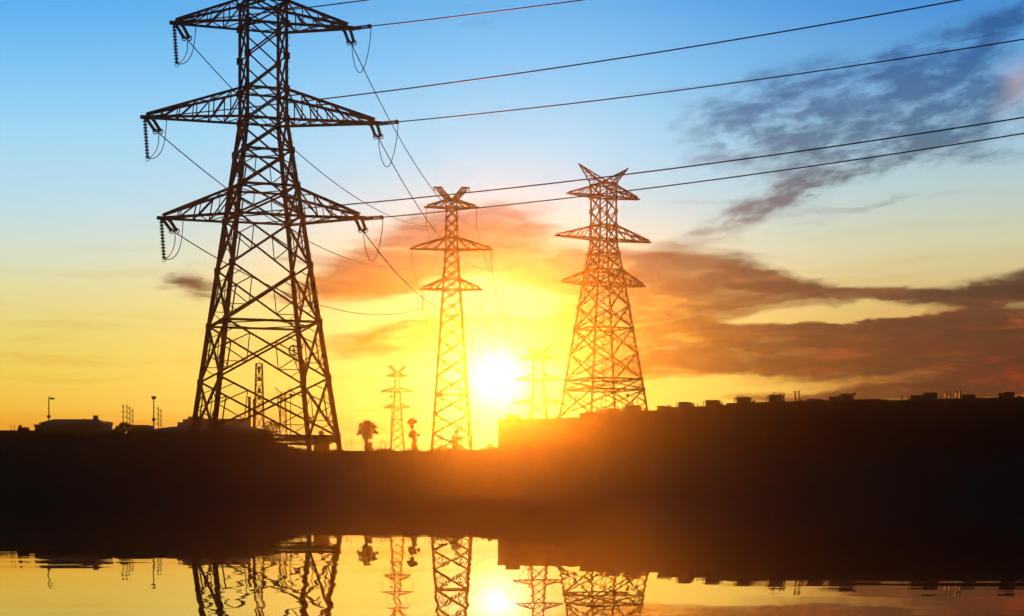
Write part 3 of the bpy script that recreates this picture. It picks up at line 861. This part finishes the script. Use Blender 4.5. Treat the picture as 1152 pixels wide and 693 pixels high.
o, ro, Wd, H = flat('shed', 'tiny shed with post between the right legs of the nearest pylon', 353, 368, 498, 300, 'brick', 1, 1, 4, roof=1.3, roof_m='roof_tile', door=False)
MB().tube([(1.2, 2, H), (1.2, 2, H + 2.9)], .08, 6, [.1, .07]).box(.9, 1.5, 1.8, 2.2, H + 1.4, H + 1.9).build('roof_post', 'weathered_steel', o)

# ------------------------------------------------------------------ posts, masts
def lamp_post(label, px, ytop, Y, head, group=None, mid=None):
    x = X(px, Y); z0 = ground(x, Y); zt = Z(ytop, Y); H = zt - z0
    o = thing('lamp_post', label, 'lamp post', (x, Y, z0), 0, group)
    MB().tube([(0, 0, -.3), (0, 0, H * .5), (0, 0, H)], .1, 8, [.16, .12, .09]).build('pole', 'painted_metal', o)
    h = MB()
    if head == 'ball': h.ball((0, 0, H), .42, 12, 8, .8).box(-.5, .5, -.1, .1, H + .1, H + .22)
    elif head == 'arm': h.bar((-.1, 0, H - .35), (.75, 0, H - .25), .12).box(.25, .95, -.16, .16, H - .55, H - .25)
    else: h.ball((0, 0, H), .5, 12, 8, .7)
    h.build('lamp_head', 'painted_metal', o)
    if mid: MB().ball((0, 0, Z(mid, Y) - z0), .36, 10, 6, .8).build('collar', 'painted_metal', o)
    return o
lamp_post('slim lamp post with short side arm in front of the wide hall', 55, 446, 320, 'arm', mid=468.5)
lamp_post('lamp post with round head left of the long hipped roof', 173, 447.5, 320, 'ball', mid=472)
lamp_post('tall lamp pole touching the left side of the small distant pylon', 440.3, 446, 500, 'ball', mid=474)
lamp_post('ball-headed post on the skyline inside the right legs of the four-legged pylon', 706, 444.5, 400, 'ball')
lamp_post('faint slender pole on the skyline left of the faintest pylon', 594.5, 445, 480, 'arm', mid=466)
lamp_post('bead-studded pole beside the small twin mast inside the nearest pylon', 327, 444, 420, 'ball', mid=463)

def whip(label, px, y0, Y, group, bars=4, w=.22):
    x = X(px, Y); z0 = ground(x, Y); H = Z(y0, Y) - z0
    o = thing('antenna_pole', label, 'antenna', (x, Y, z0), 0, group)
    MB().tube([(0, 0, -.2), (0, 0, H)], .07, 6).build('pole', 'weathered_steel', o)
    for b in range(bars):
        z = H - 0.5 - b * (H * .12)
        MB().bar((-w, 0, z - .2), (-w, 0, z + .35), .09).bar((-w, 0, z), (w, 0, z), .06).build('dipole', 'weathered_steel', o)
for px, y0, lab in ((138.8, 455, 'leftmost of the five upright antenna poles behind the bush'), (143, 455, 'second and stoutest of the five upright antenna poles behind the bush'),
                    (146.2, 457, 'middle of the five upright antenna poles behind the bush'), (149.5, 460, 'rightmost of the antenna poles behind the bush, shorter'),
                    (178.2, 457.5, 'left thin antenna pole just right of the round-headed lamp post'), (181.2, 460, 'right thin antenna pole near the round-headed lamp post')):
    lab = lab.replace('five upright', 'four upright')
    whip(lab, px, y0, 360, 'antenna poles near the bush' if px < 160 else 'antenna poles beside the round-headed lamp')

def lattice_mast(label, px, ytop, Y, w0, w1, lw, name='lattice_mast', vtop=False):
    x = X(px, Y); z0 = ground(x, Y); H = Z(ytop, Y) - z0
    o = thing(name, label, 'mast', (x, Y, z0), .3)
    n = int(H / (w0 * 1.5)); hw = lambda z: (w0 + (w1 - w0) * z / H) / 2
    q = ((-1, -1), (1, -1), (1, 1), (-1, 1))
    br = MB()
    for i in range(4):
        mb = MB(); a, b = q[i], q[(i + 1) % 4]
        mb.bar((a[0] * w0 / 2, a[1] * w0 / 2, -.3), (a[0] * w1 / 2, a[1] * w1 / 2, H), lw); mb.build('leg', 'weathered_steel', o)
        for k in range(n):
            za, zb = H * k / n, H * (k + 1) / n; ha, hb = hw(za), hw(zb)
            br.bar((a[0] * ha, a[1] * ha, za), (b[0] * hb, b[1] * hb, zb), lw * .6); br.bar((b[0] * ha, b[1] * ha, za), (a[0] * hb, a[1] * hb, zb), lw * .6)
            br.bar((a[0] * hb, a[1] * hb, zb), (b[0] * hb, b[1] * hb, zb), lw * .6)
    br.build('lattice_bracing', 'weathered_steel', o)
    if vtop:
        v = MB()
        for sg in (-1, 1):
            v.bar((0, 0, H - .6), (sg * 1.9, 0, H + 1.0), .13); v.bar((sg * .3, 0, H - 1.5), (sg * 1.9, 0, H + 1.0), .1); v.bar((sg * 1.6, 0, H + 1.0), (sg * 2.2, 0, H + .9), .12)
            v.bar((0, 0, H - 1.6), (sg * 2.6, 0, H - 1.5), .12)
        v.build('forked_top', 'weathered_steel', o)
    else:
        v = MB()
        v.bar((-w1 * .6, 0, H), (w1 * .6, 0, H), .14); v.bar((0, 0, H), (0, 0, H + .9), .1); v.box(-.28, .28, -.28, .28, H - 2.0, H - .6)
        for zz in (H * .82, H * .68, H * .6): v.box(-.35, .35, -.35, .1, zz - .5, zz + .5)
        v.build('antenna_cluster', 'painted_metal', o)
    return o
lattice_mast('narrow square lattice telecom mast seen through the nearest pylon', 291.5, 409, 400, 2.3, 1.35, .17)
lattice_mast('small twin-legged mast with forked top inside the nearest pylon', 318.5, 441, 440, 2.0, 1.0, .13, vtop=True)
for px, yt, lab in ((280.6, 447, 'taller of two stout columns standing left of the telecom mast'), (286, 450, 'shorter of two stout columns, touching the telecom mast')):
    Y = 340; x = X(px, Y); z0 = ground(x, Y); H = Z(yt, Y) - z0
    o = thing('column', lab, 'column', (x, Y, z0), 0, 'two stout columns beside the telecom mast')
    MB().tube([(0, 0, -.3), (0, 0, H - .3), (0, 0, H)], .3, 12, [.3, .27, .27]).build('shaft', 'concrete', o)
    MB().tube([(0, 0, H), (0, 0, H + .12)], .36, 12).build('cap', 'concrete', o)
    MB().tube([(0, 0, 3.6), (0, 0, 3.9)], .36, 12).build('collar', 'painted_metal', o)

# far field poles along the horizon
fp = []
for i, px in enumerate((338, 343, 352, 366, 390, 395, 429, 433, 455, 478, 483, 536)):
    Y = 480 + (i * 37) % 90; x = X(px, Y); z0 = ground(x, Y); zt = Z(497 - (i * 7) % 4, Y)
    o = MB().tube([(0, 0, -.3), (0, 0, zt - z0)], .07, 6).bar((-.5, 0, zt - z0 - .4), (.5, 0, zt - z0 - .4), .1).build('utility_pole', 'bark')
    o.location = (x, Y, z0)
    tag(o, 'tiny distant utility pole poking above the grassy horizon', 'utility pole', 'tiny utility poles on the horizon')

# ------------------------------------------------------------------ trees
def foliage(mb, c, r, n, leaf, sq=1.0):
    for _ in range(n):
        while True:
            p = Vector((random.uniform(-1, 1), random.uniform(-1, 1), random.uniform(-1, 1)))
            if .02 < p.length < 1: break
        p = p.normalized() * (p.length ** .45) * r * random.uniform(.8, 1.12)
        p.z *= sq; p += Vector(c)
        u = Vector((random.uniform(-1, 1), random.uniform(-1, 1), random.uniform(-1, 1))).normalized()
        v = u.orthogonal().normalized(); v.rotate(Matrix.Rotation(random.uniform(0, 6.28), 3, u)); w = u.cross(v)
        s = leaf * random.uniform(.6, 1.3)
        mb.add([p - v * s, p + w * s * .5, p + v * s, p - w * s * .5], [(0, 1, 2, 3)])
def tree(name, label, px, Y, clumps, dens=1.0, leaf=.22, cat='tree', group=None, trunk_r=.18, lean=0):
    x = X(px, Y); z0 = ground(x, Y)
    o = thing(name, label, cat, (x, Y, z0), 0, group)
    k = Y / F
    cl = [((cx - px) * k, random.uniform(-.5, .5) * r * k, Z(cy, Y) - z0, r * k) for cx, cy, r in clumps]
    H = max(c[2] for c in cl)
    tr = MB()
    pts = [(0, 0, -.4)]; n = 5
    top = max(cl, key=lambda c: c[2])
    for i in range(1, n + 1):
        f = i / n; pts.append((top[0] * f * f + lean * math.sin(f * 3), random.uniform(-.08, .08), H * f * .97))
    tr.tube(pts, trunk_r, 7, [trunk_r * (1.35 - 1.1 * i / n) for i in range(n + 1)])
    for cx, cy, cz, r in cl:
        f = max(.08, min(.95, (cz - r * .8) / H)); i = f * n; a = Vector(pts[int(i)]).lerp(Vector(pts[min(n, int(i) + 1)]), i - int(i))
        tr.tube([a, a.lerp(Vector((cx, cy, cz)), .5) + Vector((0, 0, .1)), (cx, cy, cz)], .05, 5, [trunk_r * .5, trunk_r * .35, trunk_r * .15])
    tr.build('trunk', 'bark', o, True)
    cr = MB()
    for cx, cy, cz, r in cl:
        foliage(cr, (cx, cy, cz), r, int(dens * (60 + 330 * r * r)), leaf)
    cr.build('crown', 'leaves', o)
    return o
tree('tree', 'broad clumpy tree with lumpy crown right of the nearest pylon', 412, 255,
     [(413, 480, 4.6), (407.5, 481, 3.8), (418, 478, 3.6), (411, 475.5, 2.6), (415, 474.8, 1.9), (419.5, 485, 3.6), (409, 486.5, 3.6), (404.5, 485, 1.8), (402.8, 488, 1.3), (405.5, 477.5, 1.6), (422.5, 480.5, 1.3),
      (424, 487, 1.5), (416, 491, 3.4), (410, 491.5, 2.8), (414, 486, 4), (412, 496, 2.2), (416.5, 500, 2.6), (413, 504, 3.6), (418, 505, 2.2)], 1.0, .15, trunk_r=.22)
tree('tree', 'thin topiary-like tree with stacked clumps right of the small distant pylon', 465, 275,
     [(463.5, 474, 3.8), (467.5, 474, 2.2), (461, 475, 2.4), (463.5, 480, 2.4), (464.5, 488, 4.4), (462, 490, 3), (471, 489.5, 1.6), (466.5, 495, 2.6), (466, 501, 3.4), (467, 506, 3.8)], 1.6, .15, trunk_r=.14)
tree('tree', 'small ragged tree at the foot of the slim middle pylon', 513, 300,
     [(514, 486, 3), (511, 492, 3.4), (516, 493, 3.4), (513, 499, 5), (508, 497, 2.4), (513, 505, 6)], .6, .18)
tree('tree', 'round dark tree in front of the wide hall at the left', 95, 300,
     [(95, 479, 7), (86, 483, 7), (104, 482, 6), (92, 488, 9), (102, 490, 8), (80, 489, 6), (110, 490, 5)], .8, .24)
tree('tree', 'spiky flat-topped bush under the antenna poles', 140, 300,
     [(139, 480, 4.5), (133, 483, 4), (147, 483, 4.5), (129, 487, 4), (141, 488, 7), (152, 488, 5), (136, 478, 2), (144, 478.5, 2)], .7, .22)
tree('tree', 'see-through bushy tree beside the telecom mast inside the nearest pylon', 305, 330,
     [(302, 478, 4.4), (308, 476, 4), (312, 480, 3.6), (300, 484, 4.5), (307, 486, 5.5), (313, 488, 3.6), (304, 492, 5)], .42, .2, trunk_r=.2)
tree('tree', 'small tree below the shed between the right legs of the nearest pylon', 361, 285,
     [(361, 487, 2.8), (358, 498, 4), (364, 500, 4), (361, 505, 5)], .8, .18)
tree('tree', 'faint bush at the horizon between middle pylon and long row', 551, 420, [(551, 500, 2.2), (549, 503, 3), (554, 504, 3)], .8, .2)
rb = random.Random(3)
for i, px in enumerate((10, 30, 62, 120, 160, 185, 215, 245, 270)):
    Y = 215 + rb.uniform(-12, 40); yt = 488.5 + rb.uniform(-1.5, 1.5)
    r = rb.uniform(4, 6.5)
    labs = ['dark bank-top bush at the far left corner', 'dark bush below the stub-chimney shed', 'low bush at the foot of the arm lamp post', 'low bush right of the round dark tree',
            'low bush under the small flat store', 'low bush right of the round-headed lamp post', 'low bush at the left leg of the nearest pylon', 'low bush between the left legs of the nearest pylon', 'low bush under the squat hut inside the nearest pylon']
    tree('bush', labs[i], px, Y, [(px, yt + r, r), (px - r, yt + r * 1.2, r * .8), (px + r, yt + r * 1.1, r * .85)], .55, .2, 'bush', 'bushes on the bank top', .1)

# ------------------------------------------------------------------ grass on the bank
gm = MB(); rg = random.Random(11)
for _ in range(15000):
    y = rg.uniform(168, 186) if rg.random() < .8 else rg.uniform(132, 168)
    x = rg.uniform(-56, 56) * y / 182
    z = ground(x, y); clump = .5 + .5 * math.sin(x * 1.7 + 1.3 * math.sin(x * .6)) 
    h = rg.uniform(.14, .42) * (.5 + clump * 1.1) * (1.7 if rg.random() < .04 else 1)
    w = rg.uniform(.02, .06); dxg = rg.uniform(-.12, .12); a = rg.uniform(0, 3.14)
    ca, sa = math.cos(a) * w, math.sin(a) * w
    gm.add([(x - ca, y - sa, z - .03), (x + ca, y + sa, z - .03), (x + dxg * .5 + ca * .6, y + sa * .6, z + h * .6), (x + dxg, y, z + h), (x + dxg * .5 - ca * .6, y - sa * .6, z + h * .6)], [(0, 1, 2, 3, 4)])
tag(gm.build('bank_grass', 'grass'), 'rough grass fringe along the top of the dark bank', 'grass', kind='stuff')
